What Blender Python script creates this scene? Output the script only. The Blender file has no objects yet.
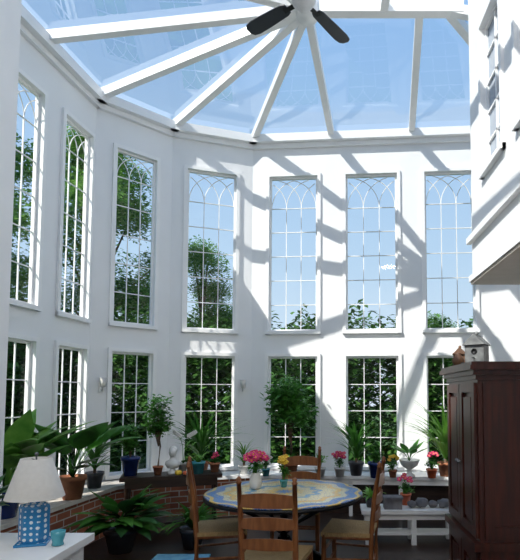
import bpy, math, random
from mathutils import Vector, Matrix
random.seed(7)
S=bpy.context.scene
try: S.view_settings.view_transform='Standard'
except Exception: pass

# ------------------------------------------------------------ materials
def newmat(name):
    m=bpy.data.materials.new(name); m.use_nodes=True
    return m,m.node_tree.nodes,m.node_tree.links,m.node_tree.nodes['Principled BSDF']
def mat(name,c,rough=.6,metal=0.0,c2=None,scale=8.0,bump=0.0,spec=None,trans=0.0,stretch=None):
    m,N,L,B=newmat(name)
    B.inputs['Roughness'].default_value=rough; B.inputs['Metallic'].default_value=metal
    if spec is not None: B.inputs['Specular IOR Level'].default_value=spec
    if c2 is None: c2=tuple(x*.86 for x in c)
    tc=N.new('ShaderNodeTexCoord'); mp=N.new('ShaderNodeMapping')
    if stretch: mp.inputs['Scale'].default_value=stretch
    L.new(tc.outputs['Object'],mp.inputs['Vector'])
    nz=N.new('ShaderNodeTexNoise'); nz.inputs['Scale'].default_value=scale; nz.inputs['Detail'].default_value=4
    L.new(mp.outputs[0],nz.inputs['Vector'])
    r=N.new('ShaderNodeValToRGB'); r.color_ramp.elements[0].position=.35; r.color_ramp.elements[1].position=.68
    r.color_ramp.elements[0].color=(*c2,1); r.color_ramp.elements[1].color=(*c,1)
    L.new(nz.outputs[0],r.inputs[0]); L.new(r.outputs[0],B.inputs['Base Color'])
    if bump>0:
        b=N.new('ShaderNodeBump'); b.inputs['Strength'].default_value=bump; b.inputs['Distance'].default_value=.01
        L.new(nz.outputs[0],b.inputs['Height']); L.new(b.outputs[0],B.inputs['Normal'])
    if trans>0:
        t=N.new('ShaderNodeBsdfTranslucent'); L.new(r.outputs[0],t.inputs[0])
        mx=N.new('ShaderNodeMixShader'); mx.inputs[0].default_value=trans
        L.new(B.outputs[0],mx.inputs[1]); L.new(t.outputs[0],mx.inputs[2])
        L.new(mx.outputs[0],N['Material Output'].inputs['Surface'])
    return m
def glassmat(name,tint,refl=.06,k=.2):
    m,N,L,B=newmat(name)
    N.remove(B)
    t=N.new('ShaderNodeBsdfTransparent'); t.inputs[0].default_value=(*tint,1)
    g=N.new('ShaderNodeBsdfGlossy'); g.inputs['Roughness'].default_value=.02
    lw=N.new('ShaderNodeLayerWeight'); lw.inputs[0].default_value=.25
    mu=N.new('ShaderNodeMath'); mu.operation='MULTIPLY_ADD'; mu.inputs[1].default_value=k; mu.inputs[2].default_value=refl
    L.new(lw.outputs['Fresnel'],mu.inputs[0])
    mx=N.new('ShaderNodeMixShader'); L.new(mu.outputs[0],mx.inputs[0]); L.new(t.outputs[0],mx.inputs[1]); L.new(g.outputs[0],mx.inputs[2])
    L.new(mx.outputs[0],N['Material Output'].inputs['Surface'])
    return m
WHITE=mat('white_paint',(.85,.855,.86),.55,c2=(.825,.83,.835),scale=3)
TRIM=mat('white_trim',(.89,.89,.885),.4,c2=(.86,.86,.855))
GLASS=glassmat('window_glass',(.95,.97,.98),.015,.12)
RGLASS=glassmat('roof_glass',(.92,.96,.99),.03,.2)
DKGLASS=mat('house_window_pane',(.35,.42,.5),.1,c2=(.25,.3,.38),scale=2)
CAPM=mat('stone_cap',(.62,.58,.52),.6,c2=(.5,.46,.41),scale=12)
TERRA=mat('terracotta',(.42,.17,.08),.8,c2=(.33,.12,.06),scale=10)
BLUEG=mat('cobalt_glaze',(.02,.05,.24),.15,c2=(.01,.03,.14))
TURQ=mat('turquoise_glaze',(.10,.42,.50),.2,c2=(.05,.30,.38))
CER=mat('white_ceramic',(.8,.8,.78),.25)
DKPOT=mat('dark_pot',(.06,.06,.07),.4)
ORPOT=mat('orange_glaze',(.75,.16,.06),.3)
SOIL=mat('soil',(.04,.025,.015),.95)
LEAF=mat('leaf_green',(.11,.32,.05),.45,c2=(.05,.18,.025),scale=6,trans=.3)
LEAFL=mat('leaf_light',(.24,.47,.08),.45,c2=(.11,.30,.04),scale=6,trans=.3)
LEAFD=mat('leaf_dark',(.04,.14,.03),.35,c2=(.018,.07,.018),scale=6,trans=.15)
BARK=mat('bark',(.16,.10,.06),.9,c2=(.08,.05,.03),scale=20,bump=.4)
PINK=mat('petal_pink',(.80,.07,.24),.5,c2=(.65,.03,.14))
YEL=mat('petal_yellow',(.85,.55,.05),.5)
WPET=mat('petal_white',(.85,.84,.8),.5)
MAHO=mat('mahogany',(.070,.015,.008),.28,c2=(.032,.008,.005),scale=4,stretch=(8,8,.7))
DKWOOD_SHADE=mat('dark_walnut_and_shade',(.045,.023,.014),.4,c2=(.022,.011,.008),scale=5,stretch=(1,8,8))
CHW=mat('chair_wood',(.30,.115,.038),.35,c2=(.19,.065,.022),scale=6,stretch=(6,6,1))
RUSH=mat('rush_seat',(.50,.34,.16),.8,c2=(.34,.22,.09),scale=30,bump=.5,stretch=(1,8,1))
IRON=mat('wrought_iron',(.02,.02,.022),.45,metal=.6)
BLADE=mat('fan_blade_dark',(.014,.016,.028),.4)
CHROME=mat('fan_metal_white',(.75,.75,.76),.3)
STONE=mat('grey_stone',(.22,.21,.22),.85,c2=(.10,.10,.11),scale=9,bump=.6)
SOFF=mat('soffit_beige',(.55,.49,.43),.7,c2=(.5,.44,.38))
SHADE=mat('lamp_shade_linen',(.88,.86,.82),.8,c2=(.83,.81,.77),scale=40,trans=.35)
RUG=mat('pale_blue_rug',(.25,.56,.74),.95,c2=(.14,.40,.62),scale=14,bump=.4)
TIN=mat('weathered_tin',(.22,.23,.23),.6,metal=.2,c2=(.11,.115,.12),scale=15)
BRN=mat('carved_brown',(.20,.10,.05),.7,c2=(.1,.05,.03),scale=15)
GRASS=mat('grass',(.09,.20,.04),.9,c2=(.04,.10,.02),scale=1.5)

BRICK,N,L,B=newmat('red_brick')
tc=N.new('ShaderNodeTexCoord'); sp=N.new('ShaderNodeSeparateXYZ'); cb=N.new('ShaderNodeCombineXYZ')
L.new(tc.outputs['Object'],sp.inputs[0]); L.new(sp.outputs['X'],cb.inputs['X']); L.new(sp.outputs['Z'],cb.inputs['Y'])
bt=N.new('ShaderNodeTexBrick'); bt.inputs['Scale'].default_value=1.0
bt.inputs['Brick Width'].default_value=.2; bt.inputs['Row Height'].default_value=.07; bt.inputs['Mortar Size'].default_value=.006
bt.inputs['Color1'].default_value=(.36,.12,.06,1); bt.inputs['Color2'].default_value=(.24,.075,.04,1); bt.inputs['Mortar'].default_value=(.5,.46,.42,1)
L.new(cb.outputs[0],bt.inputs['Vector']); L.new(bt.outputs['Color'],B.inputs['Base Color']); B.inputs['Roughness'].default_value=.85

FLOOR,N,L,B=newmat('dark_plank_floor')
tc=N.new('ShaderNodeTexCoord'); bt=N.new('ShaderNodeTexBrick'); bt.inputs['Scale'].default_value=1
bt.inputs['Brick Width'].default_value=1.2; bt.inputs['Row Height'].default_value=.13; bt.inputs['Mortar Size'].default_value=.003
bt.inputs['Color1'].default_value=(.05,.030,.022,1); bt.inputs['Color2'].default_value=(.030,.019,.015,1); bt.inputs['Mortar'].default_value=(.010,.007,.005,1)
L.new(tc.outputs['Object'],bt.inputs['Vector']); L.new(bt.outputs['Color'],B.inputs['Base Color']); B.inputs['Roughness'].default_value=.42

MOSA,N,L,B=newmat('mosaic_tile_top')
tc=N.new('ShaderNodeTexCoord'); sp=N.new('ShaderNodeSeparateXYZ'); L.new(tc.outputs['Object'],sp.inputs[0])
def M(op,a=None,b=None,c=None):
    n=N.new('ShaderNodeMath'); n.operation=op
    for i,x in enumerate((a,b,c)):
        if x is None: continue
        if isinstance(x,(int,float)): n.inputs[i].default_value=x
        else: L.new(x,n.inputs[i])
    return n.outputs[0]
r2=M('ADD',M('MULTIPLY',sp.outputs['X'],sp.outputs['X']),M('MULTIPLY',sp.outputs['Y'],sp.outputs['Y']))
rr=M('SQRT',r2); an=M('ARCTAN2',sp.outputs['Y'],sp.outputs['X'])
sc=M('MULTIPLY',M('SINE',M('MULTIPLY',an,12.0)),.022)
r_=M('DIVIDE',M('ADD',rr,sc),.62)
cr=N.new('ShaderNodeValToRGB'); cr.color_ramp.interpolation='CONSTANT'
els=[(0,(.04,.20,.55)),(.10,(.85,.55,.06)),(.22,(.78,.68,.40)),(.38,(.05,.32,.55)),(.46,(.82,.70,.36)),(.64,(.85,.52,.06)),(.72,(.74,.68,.45)),(.80,(.03,.20,.55)),(.92,(.85,.58,.10)),(.965,(.02,.12,.40))]
e=cr.color_ramp.elements
e[0].position=0;e[0].color=(*els[0][1],1);e[1].position=els[1][0];e[1].color=(*els[1][1],1)
for p,c in els[2:]:
    x=e.new(p); x.color=(*c,1)
L.new(r_,cr.inputs[0])
vo=N.new('ShaderNodeTexVoronoi'); vo.feature='DISTANCE_TO_EDGE'; vo.inputs['Scale'].default_value=38; L.new(tc.outputs['Object'],vo.inputs['Vector'])
g=M('GREATER_THAN',vo.outputs[0],.05)
mx=N.new('ShaderNodeMix'); mx.data_type='RGBA'; mx.inputs[6].default_value=(.40,.38,.34,1)
L.new(g,mx.inputs[0]); L.new(cr.outputs[0],mx.inputs[7]); L.new(mx.outputs[2],B.inputs['Base Color']); B.inputs['Roughness'].default_value=.3

BLWH,N,L,B=newmat('blue_white_ceramic')
tc=N.new('ShaderNodeTexCoord'); ck=N.new('ShaderNodeTexVoronoi'); ck.inputs['Scale'].default_value=34; ck.inputs['Randomness'].default_value=.15
L.new(tc.outputs['Object'],ck.inputs['Vector'])
cr=N.new('ShaderNodeValToRGB'); cr.color_ramp.interpolation='CONSTANT'
cr.color_ramp.elements[0].color=(.7,.8,.85,1); cr.color_ramp.elements[1].color=(.03,.22,.48,1); cr.color_ramp.elements[1].position=.34
L.new(ck.outputs['Distance'],cr.inputs[0]); L.new(cr.outputs[0],B.inputs['Base Color']); B.inputs['Roughness'].default_value=.2

def treemat(name,ca,cb_,tr=.3):
    m,N,L,B=newmat(name)
    ge=N.new('ShaderNodeNewGeometry'); r=N.new('ShaderNodeValToRGB')
    r.color_ramp.elements[0].color=(*ca,1); r.color_ramp.elements[1].color=(*cb_,1)
    L.new(ge.outputs['Random Per Island'],r.inputs[0]); L.new(r.outputs[0],B.inputs['Base Color']); B.inputs['Roughness'].default_value=.75
    B.inputs['Specular IOR Level'].default_value=.2
    t=N.new('ShaderNodeBsdfTranslucent'); L.new(r.outputs[0],t.inputs[0])
    mx=N.new('ShaderNodeMixShader'); mx.inputs[0].default_value=tr
    L.new(B.outputs[0],mx.inputs[1]); L.new(t.outputs[0],mx.inputs[2]); L.new(mx.outputs[0],N['Material Output'].inputs['Surface'])
    return m
TLEAF=treemat('tree_leaves',(.06,.18,.04),(.24,.46,.10),.4)
HLEAF=treemat('hedge_leaves',(.02,.07,.015),(.09,.22,.04),.25)

# ------------------------------------------------------------ mesh builder
class MB:
    def __init__(s): s.v=[];s.f=[];s.mi=[];s.sm=[];s.mats=[];s.az=None
    def add(s,vs,fs,m,smooth=False,X=None):
        if m not in s.mats: s.mats.append(m)
        k=s.mats.index(m); o=len(s.v)
        for p in vs:
            p=Vector(p)
            if X is not None: p=X@p
            s.v.append(p)
        for f in fs: s.f.append(tuple(i+o for i in f)); s.mi.append(k); s.sm.append(smooth)
    def box(s,lo,hi,m,X=None,bev=0.0):
        x0,y0,z0=lo;x1,y1,z1=hi
        s.add([(x0,y0,z0),(x1,y0,z0),(x1,y1,z0),(x0,y1,z0),(x0,y0,z1),(x1,y0,z1),(x1,y1,z1),(x0,y1,z1)],
              [(0,3,2,1),(4,5,6,7),(0,1,5,4),(1,2,6,5),(2,3,7,6),(3,0,4,7)],m,X=X)
    def beam(s,a,b,w,h,m,drop=0):
        a=Vector(a);b=Vector(b);d=(b-a).normalized(); side=d.cross(Vector((0,0,1)))
        if side.length<1e-4: side=Vector((1,0,0))
        side.normalize(); up=side.cross(d)
        vs=[]
        for p in (a,b):
            for sx,sz in((-1,-1),(1,-1),(1,1),(-1,1)): vs.append(p+side*sx*w/2+up*(sz*h/2-drop))
        s.add(vs,[(0,1,2,3),(7,6,5,4),(0,4,5,1),(1,5,6,2),(2,6,7,3),(3,7,4,0)],m)
    def tube(s,pts,rad,m,seg=8,X=None):
        pts=[Vector(p) for p in pts]; n=len(pts)
        if isinstance(rad,(int,float)): rad=[rad]*n
        vs=[];fs=[]
        ref=Vector((0,0,1))
        for i,p in enumerate(pts):
            d=(pts[min(i+1,n-1)]-pts[max(i-1,0)]).normalized()
            a=d.cross(ref)
            if a.length<.05: a=d.cross(Vector((1,0,0)))
            a.normalize(); b=a.cross(d)
            for k in range(seg):
                t=2*math.pi*k/seg; vs.append(p+(a*math.cos(t)+b*math.sin(t))*rad[i])
        for i in range(n-1):
            for k in range(seg):
                k2=(k+1)%seg; fs.append((i*seg+k,i*seg+k2,(i+1)*seg+k2,(i+1)*seg+k))
        fs.append(tuple(range(seg))); fs.append(tuple((n-1)*seg+k for k in reversed(range(seg))))
        s.add(vs,fs,m,True,X)
    def lathe(s,prof,c,m,seg=28,X=None,smooth=True):
        c=Vector(c);vs=[];fs=[]
        for r,z in prof:
            for k in range(seg):
                t=2*math.pi*k/seg; vs.append(c+Vector((r*math.cos(t),r*math.sin(t),z)))
        for i in range(len(prof)-1):
            for k in range(seg):
                k2=(k+1)%seg; fs.append((i*seg+k,i*seg+k2,(i+1)*seg+k2,(i+1)*seg+k))
        if prof[0][0]>1e-4: fs.append(tuple(reversed(range(seg))))
        if prof[-1][0]>1e-4: fs.append(tuple((len(prof)-1)*seg+k for k in range(seg)))
        s.add(vs,fs,m,smooth,X)
    def ball(s,c,r,m,seg=10,sq=(1,1,1)):
        prof=[(max(1e-5,math.sin(math.pi*i/6)),-math.cos(math.pi*i/6)) for i in range(7)]
        X=Matrix.Translation(Vector(c))@Matrix.Diagonal((r*sq[0],r*sq[1],r*sq[2],1))
        s.lathe(prof,(0,0,0),m,seg,X)
    def rock(s,c,r,m,sq=(1,1,.7)):
        vs=[];fs=[];A=9;Bn=6
        for i in range(Bn+1):
            for k in range(A):
                th=math.pi*i/Bn; ph=2*math.pi*k/A; q=r*random.uniform(.82,1.12) if 0<i<Bn else r*.95
                vs.append(Vector(c)+Vector((q*math.sin(th)*math.cos(ph)*sq[0],q*math.sin(th)*math.sin(ph)*sq[1],-q*math.cos(th)*sq[2])))
        for i in range(Bn):
            for k in range(A):
                k2=(k+1)%A; fs.append((i*A+k,i*A+k2,(i+1)*A+k2,(i+1)*A+k))
        s.add(vs,fs,m,True)
    def leaf(s,base,az,el,Ln,W,droop,m,pet=0.0,n=9,fold=.25,pw=.006,power=.8):
        if s.az is not None:
            c,sp_=s.az; az=c+sp_*math.sin(az*1.7+.3) if sp_<3 else az
        p=Vector(base);vs=[];fs=[]
        e_=el
        for i in range(n+1):
            t=i/n
            d=Vector((math.cos(az)*math.cos(e_),math.sin(az)*math.cos(e_),math.sin(e_)))
            sd=Vector((-math.sin(az),math.cos(az),0)); nn=sd.cross(d)
            if t<=pet: w=pw
            else:
                q=(t-pet)/(1-pet); w=max(pw*.5,W/2*math.sin(math.pi*min(1,q**power)))
            vs+= [p+sd*w+nn*fold*w*0.8, p, p-sd*w+nn*fold*w*0.8]
            p=p+d*(Ln/n); e_-=droop/n
        for i in range(n):
            a=i*3; fs+=[(a,a+1,a+4,a+3),(a+1,a+2,a+5,a+4)]
        s.add(vs,fs,m,True)
    def sleaf(s,p,size,m):
        az=random.uniform(0,6.28); el=random.uniform(-.6,.7)
        d=Vector((math.cos(az)*math.cos(el),math.sin(az)*math.cos(el),math.sin(el)))
        sd=d.cross(Vector((random.uniform(-.4,.4),random.uniform(-.4,.4),1))).normalized(); nn=sd.cross(d)
        p=Vector(p)
        s.add([p,p+d*size*.5+sd*size*.26+nn*size*.06,p+d*size,p+d*size*.5-sd*size*.26+nn*size*.06],[(0,1,2),(0,2,3)],m)
    def obj(s,name,loc=(0,0,0),rz=0,parent=None):
        me=bpy.data.meshes.new(name); me.from_pydata([tuple(v) for v in s.v],[],s.f)
        for m in s.mats: me.materials.append(m)
        me.polygons.foreach_set('material_index',s.mi); me.polygons.foreach_set('use_smooth',s.sm); me.update()
        o=bpy.data.objects.new(name,me); S.collection.objects.link(o)
        o.location=loc; o.rotation_euler=(0,0,rz)
        if parent: o.parent=parent
        return o
def dup(o,name,loc,rz,sc=1.0):
    d=bpy.data.objects.new(name,o.data); S.collection.objects.link(d); d.location=loc; d.rotation_euler=(0,0,rz)
    d.scale=(sc,sc,sc) if isinstance(sc,(int,float)) else sc
    return d

# ------------------------------------------------------------ room shell
T=.08
P0=(-3.09,3.4);P1=(-2.80,5.80);P2=(-2.10,6.48);P3=(-1.08,6.83);P4=(2.9,6.53)
LO=(.56,2.03); UP=(2.38,4.54)
wcount=[0]
def facet(name,A,Bp,z0,z1,wins=(),th=T,wm=None):
    A=Vector((*A,0));Bp=Vector((*Bp,0)); Ln=(Bp-A).length; ang=math.atan2(Bp.y-A.y,Bp.x-A.x)
    ops=[]
    for (u0,u1,kind) in wins:
        if kind=='bay': ops+=[(u0,u1,*LO,'grid'),(u0,u1,*UP,'arch')]
        else: ops.append((u0,u1,kind[0],kind[1],'house'))
    mb=MB()
    us=sorted({0,Ln}|{o[0] for o in ops}|{o[1] for o in ops}); zs=sorted({z0,z1}|{o[2] for o in ops}|{o[3] for o in ops})
    for i in range(len(us)-1):
        for j in range(len(zs)-1):
            uc=(us[i]+us[i+1])/2; zc=(zs[j]+zs[j+1])/2
            if any(o[0]<uc<o[1] and o[2]<zc<o[3] for o in ops): continue
            mb.box((us[i],0,zs[j]),(us[i+1],th,zs[j+1]),wm or WHITE)
    ob=mb.obj(name,(A.x,A.y,0),ang)
    for o in ops:
        window(o,(A.x,A.y,0),ang)
    return ob
def window(o,loc,ang):
    u0,u1,a,b,kind=o; wcount[0]+=1
    mb=MB(); w=u1-u0; h=b-a
    cw=.045;pr=.03
    mb.box((u0-cw,-pr,a-cw),(u0,-.0005,b+cw),TRIM); mb.box((u1,-pr,a-cw),(u1+cw,-.0005,b+cw),TRIM)
    mb.box((u0,-pr,b),(u1,-.0005,b+cw),TRIM); mb.box((u0-cw,-pr-.015,a-cw),(u1+cw,-.0005,a),TRIM)
    fr=.025; y0,y1=.025,.06
    mb.box((u0,y0,a),(u0+fr,y1,b),TRIM); mb.box((u1-fr,y0,a),(u1,y1,b),TRIM)
    mb.box((u0+fr,y0,a),(u1-fr,y1,a+fr),TRIM); mb.box((u0+fr,y0,b-fr),(u1-fr,y1,b),TRIM)
    gm=DKGLASS if kind=='house' else GLASS
    mb.add([(u0+fr,.048,a+fr),(u1-fr,.048,a+fr),(u1-fr,.048,b-fr),(u0+fr,.048,b-fr)],[(0,1,2,3)],gm)
    g0,g1=u0+fr,u1-fr; c=(g1-g0)/3; ma=.010; m0,m1=.041,.055
    if kind=='house':
        mb.box(((u0+u1)/2-.012,m0-.01,a),((u0+u1)/2+.012,m1,b),TRIM)
        for k in range(1,5): z=a+h*k/5; mb.box((u0,m0-.01,z-.01),(u1,m1,z+.01),TRIM)
        mb.obj('window_%d'%wcount[0],loc,ang); return
    zs_=b-fr-1.94*c-.01 if kind=='arch' else b-fr
    for k in (1,2): mb.box((g0+c*k-ma/2,m0,a+fr),(g0+c*k+ma/2,m1,zs_),TRIM)
    nr=4 if kind=='grid' else 5
    for k in range(1,nr+(0 if kind=='grid' else 1)):
        z=a+fr+(zs_-a-fr)*k/nr; mb.box((g0,m0,z-ma/2),(g1,m1,z+ma/2),TRIM)
    if kind=='arch':
        for i in range(4):
            for sgn in (1,-1):
                cx=g0+c*i+sgn*2*c; pts=[]
                for q in range(0,13):
                    t=math.radians(76*q/12); x=cx-sgn*2*c*math.cos(t); z=zs_+2*c*math.sin(t)
                    if g0-.001<=x<=g1+.001 and z<b-fr: pts.append((x,.048,z))
                if len(pts)>2: mb.tube(pts,.006,TRIM,5)
    mb.obj('window_%d'%wcount[0],loc,ang)

facet('wall_left',P0,P1,0,5.0,[(.97,1.50,'bay'),(1.84,2.33,'bay')])
facet('wall_bay_left',P1,P2,0,5.0,[(.25,.76,'bay')])
facet('wall_bay_back',P2,P3,0,5.0,[(.2,.85,'bay')])
facet('wall_back',P3,P4,0,5.0,[(.24,.91,'bay'),(1.30,2.0,'bay'),(2.37,3.03,'bay')])
facet('wall_right',P4,(2.9,4.3),0,5.0)
facet('wall_left_return',(-2.2,3.4),P0,0,5.0,th=.16)
facet('wall_left_front',(-2.2,-1.5),(-2.2,3.24),0,5.0,th=.16)
facet('wall_rear',(1.7,-1.5),(-2.2,-1.5),0,5.0)
facet('wall_house_lower',(1.7,4.12),(1.7,-1.5),0,2.57)
facet('wall_house_return',(2.9,4.3),(1.7,4.3),0,2.57,th=.16)
facet('wall_house_upper',(1.39,4.8),(1.39,-1.5),2.60,5.75,[(.42,.92,(3.5,4.85)),(1.25,1.75,(3.5,4.85)),(2.2,2.7,(3.5,4.85))],th=.14)
facet('wall_house_upper_end',(2.9,4.8),(1.53,4.8),2.60,5.75,th=.14)
mb=MB()
def nrm(a,b):
    d=Vector((b[0]-a[0],b[1]-a[1])).normalized(); return Vector((-d.y,d.x))
pl=[P0,P1,P2,P3,P4,(2.9,4.3)]
for i in range(1,5):
    p=Vector(pl[i]); a=p+nrm(pl[i-1],pl[i])*T; b=p+nrm(pl[i],pl[i+1])*T
    mb.add([(*p,0),(*b,0),(*a,0),(*p,5),(*b,5),(*a,5)],[(0,1,2),(5,4,3),(0,3,4,1),(1,4,5,2),(2,5,3,0)],WHITE)
mb.obj('trim_corner_posts')
mb=MB()
mb.box((1.34,-1.5,2.98),(1.389,4.84,3.04),TRIM); mb.box((1.355,-1.5,2.60),(1.389,4.82,2.66),TRIM)
mb.obj('trim_house_band')
mb=MB(); mb.box((1.37,-1.5,2.575),(2.88,4.8,2.599),SOFF); mb.obj('ceiling_soffit')
mb=MB()
for i in range(5):
    a,b=Vector(pl[i]),Vector(pl[i+1]); d=(b-a).normalized(); ang=math.atan2(d.y,d.x)
    X=Matrix.Translation((a.x,a.y,0))@Matrix.Rotation(ang,4,'Z'); Lf=(b-a).length
    mb.box((-.03,-.12,5.001),(Lf+.03,T,5.11),TRIM,X); mb.box((.0,-.05,4.94),(Lf,-.001,5.0),TRIM,X)
mb.box((-2.4,-1.7,5.001),(-2.08,3.4,5.11),TRIM)
mb.obj('trim_cornice')
mb=MB()
poly=[(-2.4,-1.7),(1.9,-1.7),(1.9,4.15),(3.1,4.15),(3.1,6.7),(-1.1,7.02),(-2.2,6.62),(-2.97,5.88),(-3.28,3.2),(-2.4,3.2)]
n=len(poly)
mb.add([(x,y,0) for x,y in poly]+[(x,y,-.15) for x,y in poly],[tuple(range(n)),tuple(reversed(range(n,2*n)))]+[(i,i+n,(i+1)%n+n,(i+1)%n) for i in range(n)],FLOOR)
mb.obj('floor')
mb=MB(); mb.box((-2.4,-1.7,5.115),(1.38,1.0,5.22),WHITE); mb.obj('ceiling')

# roof
ZE=5.13
H=(-.23,4.9,5.5); R=(1.2,4.9,5.5); R6=(.92,4.9,5.5)
E1=(-2.93,4.82,ZE);E2=(*P1,ZE);E3=(*P2,ZE);E4=(*P3,ZE);E5=(.03,6.75,ZE);E6=(1.12,6.67,ZE);E7=(*P4,ZE);G=(2.9,4.86,ZE)
F1=(-3.09,3.4,ZE);F2=(-3.09,1.0,ZE);F3=(-.23,1.0,ZE);F4=(1.37,1.0,ZE);K=(1.37,4.86,5.49)
mb=MB()
for t in [(H,E2,E1),(H,E3,E2),(H,E4,E3),(H,E5,E4),(H,R6,E6,E5),(R6,R,E7,E6),(R,G,E7),(H,E1,F1),(H,F1,F2),(H,F2,F3),(H,F3,F4,K,R)]:
    mb.add(t,[tuple(range(len(t)))],RGLASS)
mb.obj('roof_glazing')
mb=MB()
def raf(a,b,w=.08,h=.10): mb.beam(a,b,w,h,TRIM,.04)
for e_ in (E1,E2,E3,E4,E5): raf(H,e_)
raf(R6,E6); raf(R,E7); raf(H,F1);raf(H,F2);raf(H,F3)
raf((H[0]-.05,H[1],5.5),(1.36,4.9,5.5),.10,.12)
raf((.55,4.9,5.5),(.55,1.0,ZE)); raf((-1.66,3.0,5.3),(-1.66,1.0,ZE))
raf(R,G); raf(F1,F2); raf(E1,F1)
mb.lathe([(.001,-.16),(.10,-.15),(.12,-.09),(.12,.02)],(H[0],H[1],5.5),TRIM,20)
mb.obj('roof_frame')

# ledge under the windows
I0=(-2.62,3.44);I1=(-2.38,5.62);I2=(-1.92,6.10);I3=(-1.02,6.42);I4=(2.86,6.14)
ins=[I0,I1,I2,I3,I4]
root=bpy.data.objects.new('window_ledge',None); S.collection.objects.link(root)
for i in range(4):
    A=Vector(ins[i]);Bq=Vector(ins[i+1]); d=(Bq-A); Ln=d.length; ang=math.atan2(d.y,d.x)
    Xi=(Matrix.Translation((A.x,A.y,0))@Matrix.Rotation(ang,4,'Z')).inverted()
    o0=Xi@Vector((*pl[i],0)); o1=Xi@Vector((*pl[i+1],0))
    o0=Vector((o0.x,o0.y-.006,0)); o1=Vector((o1.x,o1.y-.006,0))
    if i==0: o0.x+=.06
    if i==3: o1.x-=.04
    mb=MB()
    if i<3:
        q=[(0,0),(Ln,0),(o1.x,o1.y),(o0.x,o0.y)]
        mb.add([(x,y,.002) for x,y in q]+[(x,y,.46) for x,y in q],[(3,2,1,0),(4,5,6,7),(0,1,5,4),(1,2,6,5),(2,3,7,6),(3,0,4,7)],BRICK)
        cap=CAPM if i<2 else TRIM
    else:
        q=[(0,.14),(Ln,.14),(o1.x,o1.y),(o0.x,o0.y)]
        mb.add([(x,y,.002) for x,y in q]+[(x,y,.46) for x,y in q],[(3,2,1,0),(4,5,6,7),(0,1,5,4),(1,2,6,5),(2,3,7,6),(3,0,4,7)],DKWOOD_SHADE)  # dark panel colour stands in for the shade under the white shelf
        x=0.02
        while x<Ln-.05:
            mb.box((x,0,.002),(x+.045,.045,.46),TRIM); x+=.62
        mb.box((0,.0,.39),(Ln,.03,.46),TRIM); cap=TRIM
    q=[(0,-.03),(Ln,-.03),(o1.x,o1.y),(o0.x,o0.y)]
    mb.add([(x,y,.461) for x,y in q]+[(x,y,.50) for x,y in q],[(3,2,1,0),(4,5,6,7),(0,1,5,4),(1,2,6,5),(2,3,7,6),(3,0,4,7)],cap)
    mb.obj('ledge_section_%d'%(i+1),(A.x,A.y,0),ang,root)

# ------------------------------------------------------------ furniture
mb=MB()
mb.lathe([(.001,-.012),(.60,-.012),(.612,-.004),(.60,0),(.001,0.0)],(0,0,0),MOSA,64)
mb.lathe([(.585,-.013),(.618,-.013),(.618,-.035),(.585,-.035)],(0,0,0),IRON,64)
mb.lathe([(.03,-.74),(.03,-.1),(.10,-.036)],(0,0,0),IRON,14)
for k in range(4):
    a=k*math.pi/2+.5; c,s=math.cos(a),math.sin(a)
    mb.tube([(c*r,s*r,z) for r,z in [(.42,-.735),(.36,-.70),(.22,-.60),(.10,-.45),(.04,-.35)]],.016,IRON)
    mb.tube([(c*r,s*r,z) for r,z in [(.04,-.30),(.14,-.22),(.32,-.12),(.5,-.036)]],.014,IRON)
mb.lathe([(.30,-.53),(.315,-.53),(.315,-.515),(.30,-.515),(.30,-.53)],(0,0,0),IRON,40)
mb.obj('mosaic_dining_table',(-.36,3.97,.75),.3)

mb=MB()
for sx in (-1,1):
    mb.tube([(sx*.165,-.17,0),(sx*.168,-.175,.25),(sx*.17,-.175,.45),(sx*.172,-.20,.72),(sx*.175,-.24,.96)],[.015,.018,.02,.018,.015],CHW)
    mb.lathe([(.014,0),(.02,.012),(.012,.022),(.017,.035),(.001,.05)],(sx*.175,-.241,.955),CHW,10)
    mb.tube([(sx*.205,.18,0),(sx*.207,.18,.12),(sx*.205,.18,.3),(sx*.205,.18,.455)],[.012,.019,.02,.018],CHW)
    for z in (.14,.27): mb.tube([(sx*.167,-.17,z),(sx*.205,.18,z)],.010,CHW)
    mb.tube([(sx*.17,-.175,.43),(sx*.205,.18,.43)],.014,CHW)
for z in (.20,.33): mb.tube([(-.205,.18,z),(.205,.18,z)],[.010,.010],CHW)
mb.tube([(-.167,-.17,.22),(.167,-.17,.22)],.010,CHW)
sv=[(-.185,-.185,.44),(.185,-.185,.44),(.222,.20,.44),(-.222,.20,.44),(-.185,-.185,.47),(.185,-.185,.47),(.222,.20,.47),(-.222,.20,.47),(0,.01,.458)]
mb.add(sv,[(3,2,1,0),(0,1,5,4),(1,2,6,5),(2,3,7,6),(3,0,4,7),(4,5,8),(5,6,8),(6,7,8),(7,4,8)],RUSH)
for z,h in ((.58,.055),(.71,.06),(.85,.075)):
    n=10;vs=[];fs=[]
    yb=-.178-(z-.45)*.12
    for i in range(n+1):
        t=i/n; x=-.168+.336*t; cy=-.03*math.sin(math.pi*t); top=h/2+.018*math.sin(math.pi*t)
        for dy in(-.006,.006):
            for zz in(-h/2,top): vs.append((x,yb+cy+dy,z+zz))
    for i in range(n):
        a=i*4;b=a+4
        fs+=[(a,b,b+1,a+1),(a+2,a+3,b+3,b+2),(a+1,b+1,b+3,a+3),(a,a+2,b+2,b)]
    fs+=[(0,1,3,2),(n*4,n*4+2,n*4+3,n*4+1)]
    mb.add(vs,fs,CHW)
chair=mb.obj('dining_chair',(-.36,3.34,0),-.12)
dup(chair,'dining_chair',(-.88,4.05,0),-math.pi/2+.25,1.0)
dup(chair,'dining_chair',(.17,4.02,0),math.pi/2-.2,1.0)
dup(chair,'dining_chair',(-.30,4.74,0),math.pi-.1,1.0)

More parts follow.
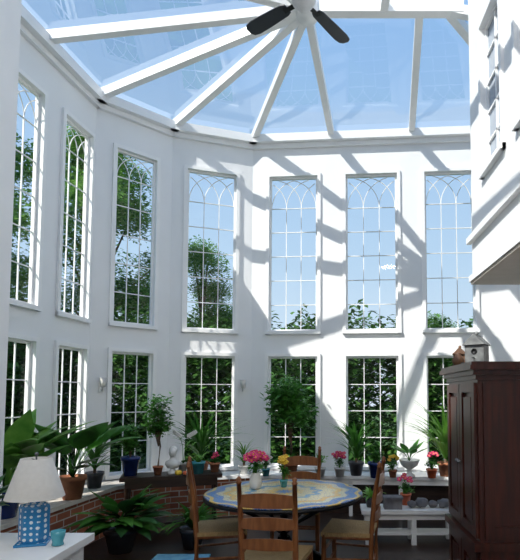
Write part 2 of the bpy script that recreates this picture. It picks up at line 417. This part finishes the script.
mb=MB()
w,d_,h=.75,.6,1.71
def panel(x0,x1,z0,z1,y):
    f=.06
    mb.box((x0,y-.02,z0),(x0+f,y,z1),MAHO);mb.box((x1-f,y-.02,z0),(x1,y,z1),MAHO)
    mb.box((x0+f,y-.02,z0),(x1-f,y,z0+f),MAHO);mb.box((x0+f,y-.02,z1-f),(x1-f,y,z1),MAHO)
    mb.box((x0+f+.03,y-.016,z0+f+.03),(x1-f-.03,y,z1-f-.03),MAHO)
mb.box((0,0,.06),(w,d_,1.60),MAHO)
for x in(0,w-.07):
    for y in(0,d_-.07): mb.box((x,y,0),(x+.07,y+.07,.06),MAHO)
mb.box((-.02,-.04,.55),(w+.02,d_,.60),MAHO)
mb.box((-.015,-.03,.06),(w+.015,d_,.14),MAHO)
for k,(e_,z0,z1) in enumerate([(.015,1.60,1.63),(.035,1.63,1.66),(.06,1.66,1.69),(.05,1.69,1.71)]):
    mb.box((-e_,-e_,z0),(w+e_,d_,z1),MAHO)
panel(.02,w/2-.005,.62,1.58,0);panel(w/2+.005,w-.02,.62,1.58,0)
panel(.02,w/2-.005,.16,.53,0);panel(w/2+.005,w-.02,.16,.53,0)
for x in(w/2-.03,w/2+.03):
    mb.ball((x,-.035,1.05),.013,TIN); mb.ball((x,-.035,.36),.013,TIN)
mb.box((w,.03,.62),(w+.012,.09,1.58),MAHO);mb.box((w,d_-.08,.62),(w+.012,d_-.02,1.58),MAHO)
mb.box((w,.09,1.50),(w+.012,d_-.08,1.58),MAHO);mb.box((w,.09,.62),(w+.012,d_-.08,.70),MAHO)
arm=mb.obj('mahogany_armoire',(.92,3.87,0),-math.pi/2)

def birdhouse(name,loc,s,body,roof,rz):
    mb=MB()
    mb.box((-.05*s,-.045*s,0.01*s),(.05*s,.045*s,.11*s),body)
    mb.add([(-.06*s,-.06*s,.105*s),(.06*s,-.06*s,.105*s),(0,-.06*s,.165*s),(-.06*s,.06*s,.105*s),(.06*s,.06*s,.105*s),(0,.06*s,.165*s)],
           [(0,1,2),(5,4,3),(0,2,5,3),(1,4,5,2),(0,3,4,1)],roof)
    mb.box((-.065*s,-.065*s,0),(.065*s,.065*s,.012*s),roof)
    mb.tube([(0,-.0455*s,.07*s),(0,-.047*s,.07*s)],.016*s,IRON,12)
    mb.tube([(0,-.045*s,.035*s),(0,-.075*s,.035*s)],.005*s,roof,6)
    mb.ball((0,0,.168*s),.012*s,roof)
    return mb.obj(name,loc,rz)
birdhouse('tin_birdhouse',(1.02,3.46,1.711),1.3,TIN,TIN,-.6)
birdhouse('carved_birdhouse',(.97,3.72,1.711),.9,BRN,BRN,-.3)
mb=MB(); mb.lathe([(.02,0),(.035,.01),(.045,.04),(.03,.07),(.018,.08),(.022,.09),(.001,.10)],(0,0,0),BRN,16); mb.obj('carved_jar',(.92,3.58,1.711))

mb=MB()
mb.box((-.52,-.18,.61),(.52,.18,.65),DKWOOD_SHADE); mb.box((-.47,-.15,.53),(.47,.15,.61),DKWOOD_SHADE)
for x in(-.45,.45):
    for y in(-.13,.13): mb.tube([(x,y,0),(x,y,.1),(x,y,.3),(x,y,.5),(x,y,.54)],[.014,.022,.016,.026,.026],DKWOOD_SHADE)
mb.box((-.45,-.13,.14),(.45,.13,.16),DKWOOD_SHADE)
mb.obj('console_table',(-1.72,5.52,0),.30)

mb=MB()
mb.box((-.5,-.16,.31),(.5,.16,.35),TRIM);mb.box((-.47,-.13,.25),(.47,.13,.31),TRIM)
for x in(-.46,0,.40):
    for y in(-.13,.08): mb.box((x,y,0),(x+.05,y+.05,.25),TRIM)
mb.box((-.45,-.10,.09),(.45,.10,.11),TRIM)
mb.obj('white_bench',(.82,5.25,0),0)
mb=MB()
for x,r in((-.14,.055),(-.04,.075),(.08,.055),(.19,.07),(.3,.045)): mb.rock((x,random.uniform(-.02,.02),r*.66),r,STONE)
mb.obj('stone_collection',(.98,5.22,.352))
mb=MB(); mb.box((-.09,-.07,0),(.09,.07,.10),STONE); mb.box((-.10,-.08,.10),(.10,.08,.12),STONE); mb.obj('stone_trough',(.64,5.20,.351))

mb=MB()
mb.box((-.42,-.3,.68),(.42,.3,.72),TRIM)
mb.box((-.38,-.26,.60),(.38,.26,.68),TRIM)
for x in(-.38,.33):
    for y in(-.26,.21): mb.box((x,y,0),(x+.05,y+.05,.60),TRIM)
mb.obj('white_side_table',(-1.76,2.60,0),0)
mb=MB()
mb.box((-.075,-.075,0),(.075,.075,.012),BLWH)
mb.lathe([(.068,.012),(.074,.03),(.074,.19),(.068,.205),(.03,.21),(.02,.22)],(0,0,0),BLWH,6,smooth=False)
mb.tube([(0,0,.21),(0,0,.30)],.008,TIN)
vs=[];sg=32
for r,z in((.143,.24),(.075,.445),(.072,.445),(.14,.24)):
    for k in range(sg): a=2*math.pi*k/sg; vs.append((r*math.cos(a),r*math.sin(a),z))
fs=[]
for j in range(3):
    for k in range(sg): k2=(k+1)%sg; fs.append((j*sg+k,j*sg+k2,(j+1)*sg+k2,(j+1)*sg+k))
mb.add(vs,fs,SHADE,True)
for a in range(3):
    t=a*2.094; mb.tube([(0,0,.435),(.073*math.cos(t),.073*math.sin(t),.435)],.002,TIN,5)
mb.tube([(0,0,.30),(0,0,.46)],.004,TIN,6); mb.ball((0,0,.467),.01,TIN)
mb.ball((0,0,.33),.028,CER)
mb.obj('table_lamp',(-1.57,2.70,.721),.3)
mb=MB(); mb.lathe([(.022,0),(.03,.004),(.026,.02),(.034,.05),(.036,.075),(.032,.075),(.028,.03),(.001,.02)],(0,0,0),TURQ,20); mb.obj('turquoise_cup',(-1.42,2.66,.721))
mb=MB(); mb.box((-1.62,3.25,.001),(-1.12,4.80,.014),RUG); mb.obj('blue_rug')

def sconce(loc,rz):
    mb=MB(); mb.box((-.03,-.012,-.06),(.03,-.001,.06),TRIM)
    mb.tube([(0,-.01,-.03),(0,-.05,-.04),(0,-.055,0)],.008,CHROME)
    mb.lathe([(.028,0),(.045,.11),(.042,.11),(.025,.002)],(0,-.06,0),SHADE,16)
    return mb.obj('wall_sconce',loc,rz)
sconce((-1.19,6.79,1.60),.33); sconce((-2.70,5.895,1.60),.77)

mb=MB()
mb.tube([(0,0,.1),(0,0,.44)],.014,CHROME); mb.lathe([(.06,.40),(.05,.36),(.02,.33)],(0,0,0),CHROME,18)
mb.lathe([(.001,-.09),(.05,-.085),(.07,-.05),(.09,-.045),(.115,.0),(.115,.05),(.06,.10),(.015,.115)],(0,0,0),CHROME,28)
for k in range(4):
    a=math.radians(54+k*90.5); Xr=Matrix.Rotation(a,4,'Z')@Matrix.Rotation(.16,4,'X')
    mb.box((.08,-.022,-.012),(.22,.022,-.004),IRON,Xr)
    pr=[(.18,.045),(.22,.06),(.45,.072),(.58,.075),(.64,.062),(.665,.03)]
    vs=[(x,y,0) for x,y in pr]+[(x,-y,0) for x,y in reversed(pr)]; n=len(vs)
    vs=vs+[(x,y,.009) for x,y,_ in vs]
    mb.add(vs,[tuple(reversed(range(n))),tuple(range(n,2*n))]+[(i,(i+1)%n,(i+1)%n+n,i+n) for i in range(n)],BLADE,X=Xr)
mb.obj('ceiling_fan',(-.235,4.2,4.98))

# ------------------------------------------------------------ plants
def pot(mb,r,h,m,c=(0,0,0)):
    mb.lathe([(r*.62,0),(r*.66,0),(r*.92,h*.82),(r,h*.82),(r,h),(r*.9,h),(r*.86,h*.88),(.001,h*.88)],c,m,24)
    mb.lathe([(r*.85,h*.885),(.001,h*.90)],c,SOIL,16)
def bush(mb,c,z0,z1,rad,nl,size,m,stem=BARK,ns=7,rs=.006):
    tips=[]
    for k in range(ns):
        a=random.uniform(0,6.28); q=rad*random.uniform(.2,.85); z=random.uniform(z0+(z1-z0)*.4,z1)
        t=Vector((c[0]+q*math.cos(a),c[1]+q*math.sin(a),z)); mid=Vector((c[0]+q*.3*math.cos(a),c[1]+q*.3*math.sin(a),(z0+z)/2))
        mb.tube([(c[0],c[1],z0),mid,t],[rs,rs*.8,rs*.4],stem,5); tips+= [(mid,t)]
    for i in range(nl):
        mid,t=random.choice(tips); u=random.uniform(.3,1.1); p=mid.lerp(t,u)
        j=rad*.33; p+=Vector((random.gauss(0,j*.6),random.gauss(0,j*.6),random.gauss(0,j*.5)))
        mb.sleaf(p,size*random.uniform(.7,1.3),m)
    return tips
def straps(mb,c,n,Ln,W,m,e0=.5,e1=1.45,droop=1.2):
    for i in range(n):
        mb.leaf(c,i*2.4+random.uniform(-.3,.3),random.uniform(e0,e1),Ln*random.uniform(.7,1.1),W,droop*random.uniform(.7,1.3),m)
def broad(mb,c,n,Ln,W,m,e0=.7,e1=1.4,droop=1.3,pet=.45):
    for i in range(n):
        mb.leaf(c,i*2.4+random.uniform(-.3,.3),random.uniform(e0,e1),Ln*random.uniform(.75,1.1),W*random.uniform(.8,1.1),droop*random.uniform(.7,1.2),m,pet=pet,n=12,pw=.007)
def blooms(mb,c,z,rad,n,m,s=.018):
    for i in range(n):
        a=random.uniform(0,6.28);q=rad*math.sqrt(random.random()); p=Vector((c[0]+q*math.cos(a),c[1]+q*math.sin(a),z+random.uniform(-.03,.04)))
        for k in range(5):
            b=k*1.2566; mb.ball(p+Vector((math.cos(b)*s*.7,math.sin(b)*s*.7*.6,math.sin(b)*s*.5)),s*.6,m,6,(1,1,.6))
        mb.ball(p+Vector((0,-s*.3,0)),s*.35,YEL,6)
walls2=[(Vector(pl[i]),nrm(pl[i],pl[i+1])) for i in range(4)]
def keep_in(mb,loc):
    for v in mb.v:
        for _ in range(2):
            for p,nv in walls2:
                d=(Vector((v.x+loc[0],v.y+loc[1]))-p).dot(nv)
                if d>-.06:
                    k=-(d+.06)*1.25; v.x+=nv.x*k; v.y+=nv.y*k
            if v.y+loc[1]<3.5: v.y=3.5-loc[1]+(3.5-v.y-loc[1])*.2
def place(mb,name,loc):
    keep_in(mb,loc); return mb.obj(name,loc)

mb=MB(); mb.az=(-.55,1.6); pot(mb,.125,.22,TERRA)
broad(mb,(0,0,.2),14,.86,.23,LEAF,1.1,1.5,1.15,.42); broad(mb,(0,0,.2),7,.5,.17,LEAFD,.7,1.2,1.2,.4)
place(mb,'potted_bird_of_paradise',(-2.50,4.92,.501))
mb=MB(); mb.az=(.4,1.35); pot(mb,.13,.22,BLUEG)
broad(mb,(0,0,.2),19,.88,.22,LEAFL,.95,1.5,1.25,.33)
place(mb,'potted_banana_plant',(-2.68,4.18,.501))
mb=MB(); mb.az=(1.5,1.3); pot(mb,.07,.12,BLUEG); broad(mb,(0,0,.11),12,.30,.10,LEAFD,.7,1.5,1.3,.4); mb.obj('potted_dark_leaf_plant',(-1.90,2.70,.721))
mb=MB(); pot(mb,.16,.22,DKPOT); mb.az=(-.75,1.5)
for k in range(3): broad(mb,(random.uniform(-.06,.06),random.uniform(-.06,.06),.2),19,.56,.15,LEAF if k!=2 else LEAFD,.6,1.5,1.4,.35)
mb.obj('potted_peace_lily',(-2.02,4.92,.002))
mb=MB(); pot(mb,.13,.2,DKPOT); mb.az=(-.7,1.5)
for k in range(2): straps(mb,(0,0,.18),34,.42,.04,LEAF,.7,1.5,1.4)
mb.obj('potted_fern',(-1.36,5.04,.002))
def cons(x,y): a=.30; return (-1.72+x*math.cos(a)-y*math.sin(a),5.52+x*math.sin(a)+y*math.cos(a),.651)
mb=MB(); pot(mb,.10,.2,BLUEG); bush(mb,(0,0),.18,.50,.12,420,.065,LEAF); mb.obj('potted_shrub',cons(-.43,0))
mb=MB(); pot(mb,.055,.09,TERRA); mb.tube([(0,0,.08),(.02,0,.3),(-.01,0,.5)],[.011,.009,.006],BARK,6); bush(mb,(0,0),.30,.84,.17,1000,.06,LEAF,ns=12); mb.obj('bonsai_tree',cons(-.15,-.02))
mb=MB()
mb.lathe([(.045,0),(.045,.02),(.025,.035),(.022,.05)],(0,0,0),CER,20)
mb.lathe([(.001,.05),(.05,.055),(.072,.09),(.068,.115),(.03,.135),(.023,.16),(.03,.17)],(0,0,0),CER,20,X=Matrix.Diagonal((1,.62,1,1)))
mb.ball((0,-.004,.205),.043,CER,16,(.82,.95,1.12)); mb.ball((0,.012,.225),.043,CER,12,(.95,.95,.9)); mb.tube([(0,-.043,.215),(0,-.055,.2),(0,-.042,.195)],[.004,.008,.005],CER,6)
bs=mb.obj('white_bust_statue',cons(.0,-.03)); bs.scale=(1.15,1.15,1.15)
mb=MB(); pot(mb,.055,.10,CER); broad(mb,(0,0,.09),6,.18,.05,LEAF,.2,.8,1.0,.1)
for a in(.4,2.2):
    pts=[(0,0,.09),(.02*math.cos(a),.02,.28),(.07*math.cos(a),0,.40),(.15*math.cos(a),-.02,.44)]; mb.tube(pts,.003,LEAF,5)
    for q in range(6):
        p=Vector(pts[2]).lerp(Vector(pts[3]),q/5)
        for k in range(5): b=k*1.256; mb.ball(p+Vector((.015*math.cos(b),-.008,.015*math.sin(b))),.011,WPET,6,(1,.5,1))
mb.obj('potted_orchid',cons(.11,.10))
mb=MB(); pot(mb,.075,.13,TURQ); straps(mb,(0,0,.1),14,.18,.03,LEAFL,.9,1.5,.8); mb.obj('potted_succulent',cons(.27,-.07))
mb=MB(); pot(mb,.06,.10,TERRA); blooms(mb,(0,0),.19,.05,9,PINK); bush(mb,(0,0),.09,.17,.06,70,.03,LEAF,LEAF); mb.obj('potted_red_flowers',cons(.45,0))
mb=MB()
for x,y,r in((0,0,.035),(.075,.01,.028)):
    for k in range(8):
        a=k*.785; mb.ball((x+r*.5*math.cos(a),y+r*.5*math.sin(a),r*.8),r*.62,YEL if x==0 else ORPOT,8,(1,1,1.2))
    mb.tube([(x,y,r*1.3),(x,y,r*2)],.004,BARK,5)
mb.obj('small_gourds',cons(.06,-.14))

BK=(-math.pi/2,1.45)
def lp(name,px,y,fn,az=BK):
    mb=MB(); mb.az=az; fn(mb); place(mb,name,(px,y,.501))
def palm(po,L_,n=22,m=LEAFL,r=.1,h=.17,w=.035,e0=.8):
    def f(mb):
        pot(mb,r,h,po); mb.tube([(0,0,h*.8),(0,0,h+.12)],[.018,.012],BARK,6)
        for z in(h+.02,h+.12): straps(mb,(0,0,z),n//2,L_,w,m,e0,1.52,1.15)
    return f
lp('potted_palm',-1.62,6.34,palm(TERRA,.72,56,LEAF),(-1.2,1.45))
lp('potted_dracaena',-2.56,5.50,palm(DKPOT,.40,30,LEAF),(-.5,1.4))
lp('potted_areca_palm',.33,6.36,palm(DKPOT,.60,56,LEAF,e0=1.0))
lp('potted_yucca',1.44,6.30,palm(TERRA,.78,64,LEAFL,e0=1.0))
lp('potted_spider_plant',-1.10,6.46,palm(CER,.30,32,LEAFL,.07,.11,.02))
def fic(mb):
    pot(mb,.11,.17,TERRA); mb.tube([(0,0,.15),(.02,0,.35),(-.01,.01,.55)],[.022,.016,.012],BARK,8)
    bush(mb,(0,0),.42,1.14,.36,1900,.09,LEAF,ns=20,rs=.008)
lp('ficus_tree',-.50,6.30,fic)
def fl(po,m,r=.06,h=.1,n=12):
    def f(mb):
        pot(mb,r,h,po); bush(mb,(0,0),h*.8,h+.12,r*1.2,130,.04,LEAF,LEAF); blooms(mb,(0,0),h+.15,r*1.2,n,m,.022)
    return f
lp('potted_geranium',.12,6.22,fl(CER,PINK,.07,.12,18))
lp('potted_herb',-.12,6.28,lambda mb:(pot(mb,.07,.11,CER),bush(mb,(0,0),.09,.28,.09,150,.045,LEAFL,LEAF)))
lp('cobalt_planter',.56,6.18,lambda mb:(pot(mb,.10,.19,BLUEG),bush(mb,(0,0),.14,.36,.09,190,.05,LEAF,LEAF)))
def urn(mb):
    mb.lathe([(.07,0),(.07,.02),(.03,.05),(.03,.09),(.10,.14),(.125,.20),(.13,.21),(.11,.205),(.001,.18)],(0,0,0),CER,28)
    mb.az=None; broad(mb,(0,0,.19),10,.36,.12,LEAF,1.0,1.5,1.0,.4)
lp('white_urn_planter',.98,6.24,urn)
lp('potted_begonia',1.24,6.16,fl(ORPOT,PINK,.07,.11,10))
lp('potted_marigold',.77,6.2,fl(TERRA,YEL,.055,.09,8))
lp('potted_ivy',1.72,6.2,lambda mb:(pot(mb,.08,.13,TERRA),bush(mb,(0,0),.11,.3,.12,260,.06,LEAFL,LEAF)))
lp('potted_violet',-.80,6.3,fl(TURQ,WPET,.055,.09,8))
mb=MB(); fl(ORPOT,PINK,.06,.12,8)(mb); mb.obj('potted_pink_impatiens',(.80,5.36,.351))
mb=MB(); pot(mb,.06,.1,DKPOT); straps(mb,(0,0,.09),20,.2,.03,LEAFL); mb.obj('potted_aloe',(.42,5.25,.351))
mb=MB(); mb.lathe([(.03,0),(.045,.01),(.052,.06),(.035,.11),(.045,.13),(.04,.13),(.001,.10)],(0,0,0),CER,20)
bush(mb,(0,0),.1,.22,.08,120,.045,LEAF,LEAF); blooms(mb,(0,0),.25,.09,22,PINK,.022); mb.obj('flower_vase',(-.60,4.08,.751))
mb=MB(); fl(TURQ,YEL,.035,.06,7)(mb); mb.obj('potted_primrose',(-.38,4.16,.751))

# ------------------------------------------------------------ outdoors
mb=MB(); mb.add([(-60,-40,-.3),(60,-40,-.3),(60,80,-.3),(-60,80,-.3)],[(0,1,2,3)],GRASS); mb.obj('ground')
def clumpmesh(name,m,n,size):
    mb=MB()
    for i in range(n):
        a=random.uniform(0,6.28);z=random.uniform(-1,1);q=math.sqrt(1-z*z);r=random.uniform(.35,1.05)
        r*=1+.18*math.sin(a*3+z*4)
        mb.sleaf((r*q*math.cos(a),r*q*math.sin(a),r*z*.85),size*random.uniform(.6,1.4),m)
    o=mb.obj(name); me=o.data; bpy.data.objects.remove(o); return me
C1=clumpmesh('leaf_clump',TLEAF,1500,.14)
C2=clumpmesh('hedge_clump',HLEAF,2600,.16)
def tree(name,x,y,h,rad,n,cm=C1,cs=.9,low=.35):
    root=bpy.data.objects.new(name,None); S.collection.objects.link(root); root.location=(x,y,-.3)
    mb=MB(); mb.tube([(0,0,0),(.1,0,h*.3),(-.05,.1,h*.6),(0,0,h*.9)],[.2,.16,.1,.03],BARK,10)
    pts=[]
    for i in range(n):
        a=random.uniform(0,6.28);z=random.uniform(low,1.0); rz=rad*math.sin(math.pi*min(1,(z-low)/(1-low)*.8+.2))**.6*math.sqrt(random.uniform(.05,1))
        p=(rz*math.cos(a),rz*math.sin(a),h*z-cs*.5); pts.append(p)
        mb.tube([(0,0,p[2]*.6),(p[0]*.5,p[1]*.5,p[2]*.85),p],[.06,.04,.015],BARK,5)
    mb.obj('trunk',parent=root)
    for i,p in enumerate(pts):
        o=bpy.data.objects.new('foliage_%d'%i,cm); S.collection.objects.link(o); o.parent=root; o.location=p
        s=cs*random.uniform(.7,1.25); o.scale=(s,s,s*.8); o.rotation_euler=(0,0,random.uniform(0,6))
tree('oak_tree',-12.0,15.8,12.0,3.0,42,cs=1.0)
tree('oak_tree',-6.9,14.6,9.8,1.9,30,cs=.85)
tree('maple_tree',-9.2,11.0,9.4,1.9,28,cs=.85)
tree('maple_tree',-4.5,17.5,7.3,1.4,22,cs=.8)
tree('oak_tree',-18.5,20,14,3.4,40,cs=1.2)
tree('oak_tree',5.5,26,6.0,2.2,18)
root=bpy.data.objects.new('hedge_row',None); S.collection.objects.link(root)
k=0
def hc(x,y,z,s):
    global k
    o=bpy.data.objects.new('foliage_%d'%k,C2); k+=1; S.collection.objects.link(o); o.parent=root; o.location=(x,y,z); o.scale=(s,s,s); o.rotation_euler=(0,0,random.uniform(0,6))
x=-8.0
while x<11:
    for z in(.4,1.7,2.75): hc(x+random.uniform(-.3,.3),12.0+random.uniform(-.3,.5)+abs(x)*.03,z*.92+random.uniform(-.2,.2),random.uniform(.95,1.25))
    x+=1.25
y=4.0
while y<12:
    for z in(.4,1.7,2.9): hc(-7.2+random.uniform(-.4,.3),y,z,random.uniform(.95,1.2))
    y+=1.3

# ------------------------------------------------------------ light, world, camera
for i,(x,y) in enumerate(((-1.2,-.3),(.6,-.3))):  # unseen fill lamps with housings, added behind the camera to brighten the room
    mb=MB(); mb.lathe([(.30,0),(.30,-.03),(.27,-.03),(.26,-.012),(.001,-.012)],(0,0,0),TRIM,32); mb.obj('added_fill_housing',(x,y,5.113))
    li=bpy.data.lights.new('added_fill_lamp','AREA'); li.shape='DISK'; li.size=.5; li.energy=35; li.color=(1,.95,.88)
    lo_=bpy.data.objects.new('added_fill_lamp',li); S.collection.objects.link(lo_); lo_.location=(x,y,5.07)
W=bpy.data.worlds.new('World'); S.world=W; W.use_nodes=True
N=W.node_tree.nodes; L=W.node_tree.links; bg=N['Background']
tc=N.new('ShaderNodeTexCoord'); sp=N.new('ShaderNodeSeparateXYZ'); cr=N.new('ShaderNodeValToRGB')
L.new(tc.outputs['Generated'],sp.inputs[0]); L.new(sp.outputs['Z'],cr.inputs[0])
e=cr.color_ramp.elements
e[0].position=0;e[0].color=(.62,.72,.80,1);e[1].position=1;e[1].color=(.20,.36,.66,1)
x=e.new(.25);x.color=(.43,.59,.76,1); x=e.new(.6);x.color=(.27,.45,.72,1)
L.new(cr.outputs[0],bg.inputs[0]); bg.inputs[1].default_value=1.22
su=bpy.data.lights.new('sun','SUN'); su.energy=6.6; su.angle=.009; su.color=(1,.94,.85)
so=bpy.data.objects.new('sun',su); S.collection.objects.link(so)
so.rotation_euler=Vector((.6,.55,-.8)).to_track_quat('-Z','Y').to_euler(); so.location=(-6,-5,12)
cam=bpy.data.cameras.new('camera'); co=bpy.data.objects.new('camera',cam); S.collection.objects.link(co)
co.location=(0,0,1.5); co.rotation_euler=(math.radians(93.5),0,0)
cam.sensor_fit='HORIZONTAL'; cam.sensor_width=36; cam.lens=36*500/520; cam.shift_x=-70/520; cam.shift_y=85/520; cam.clip_start=.05; cam.clip_end=300
S.camera=co
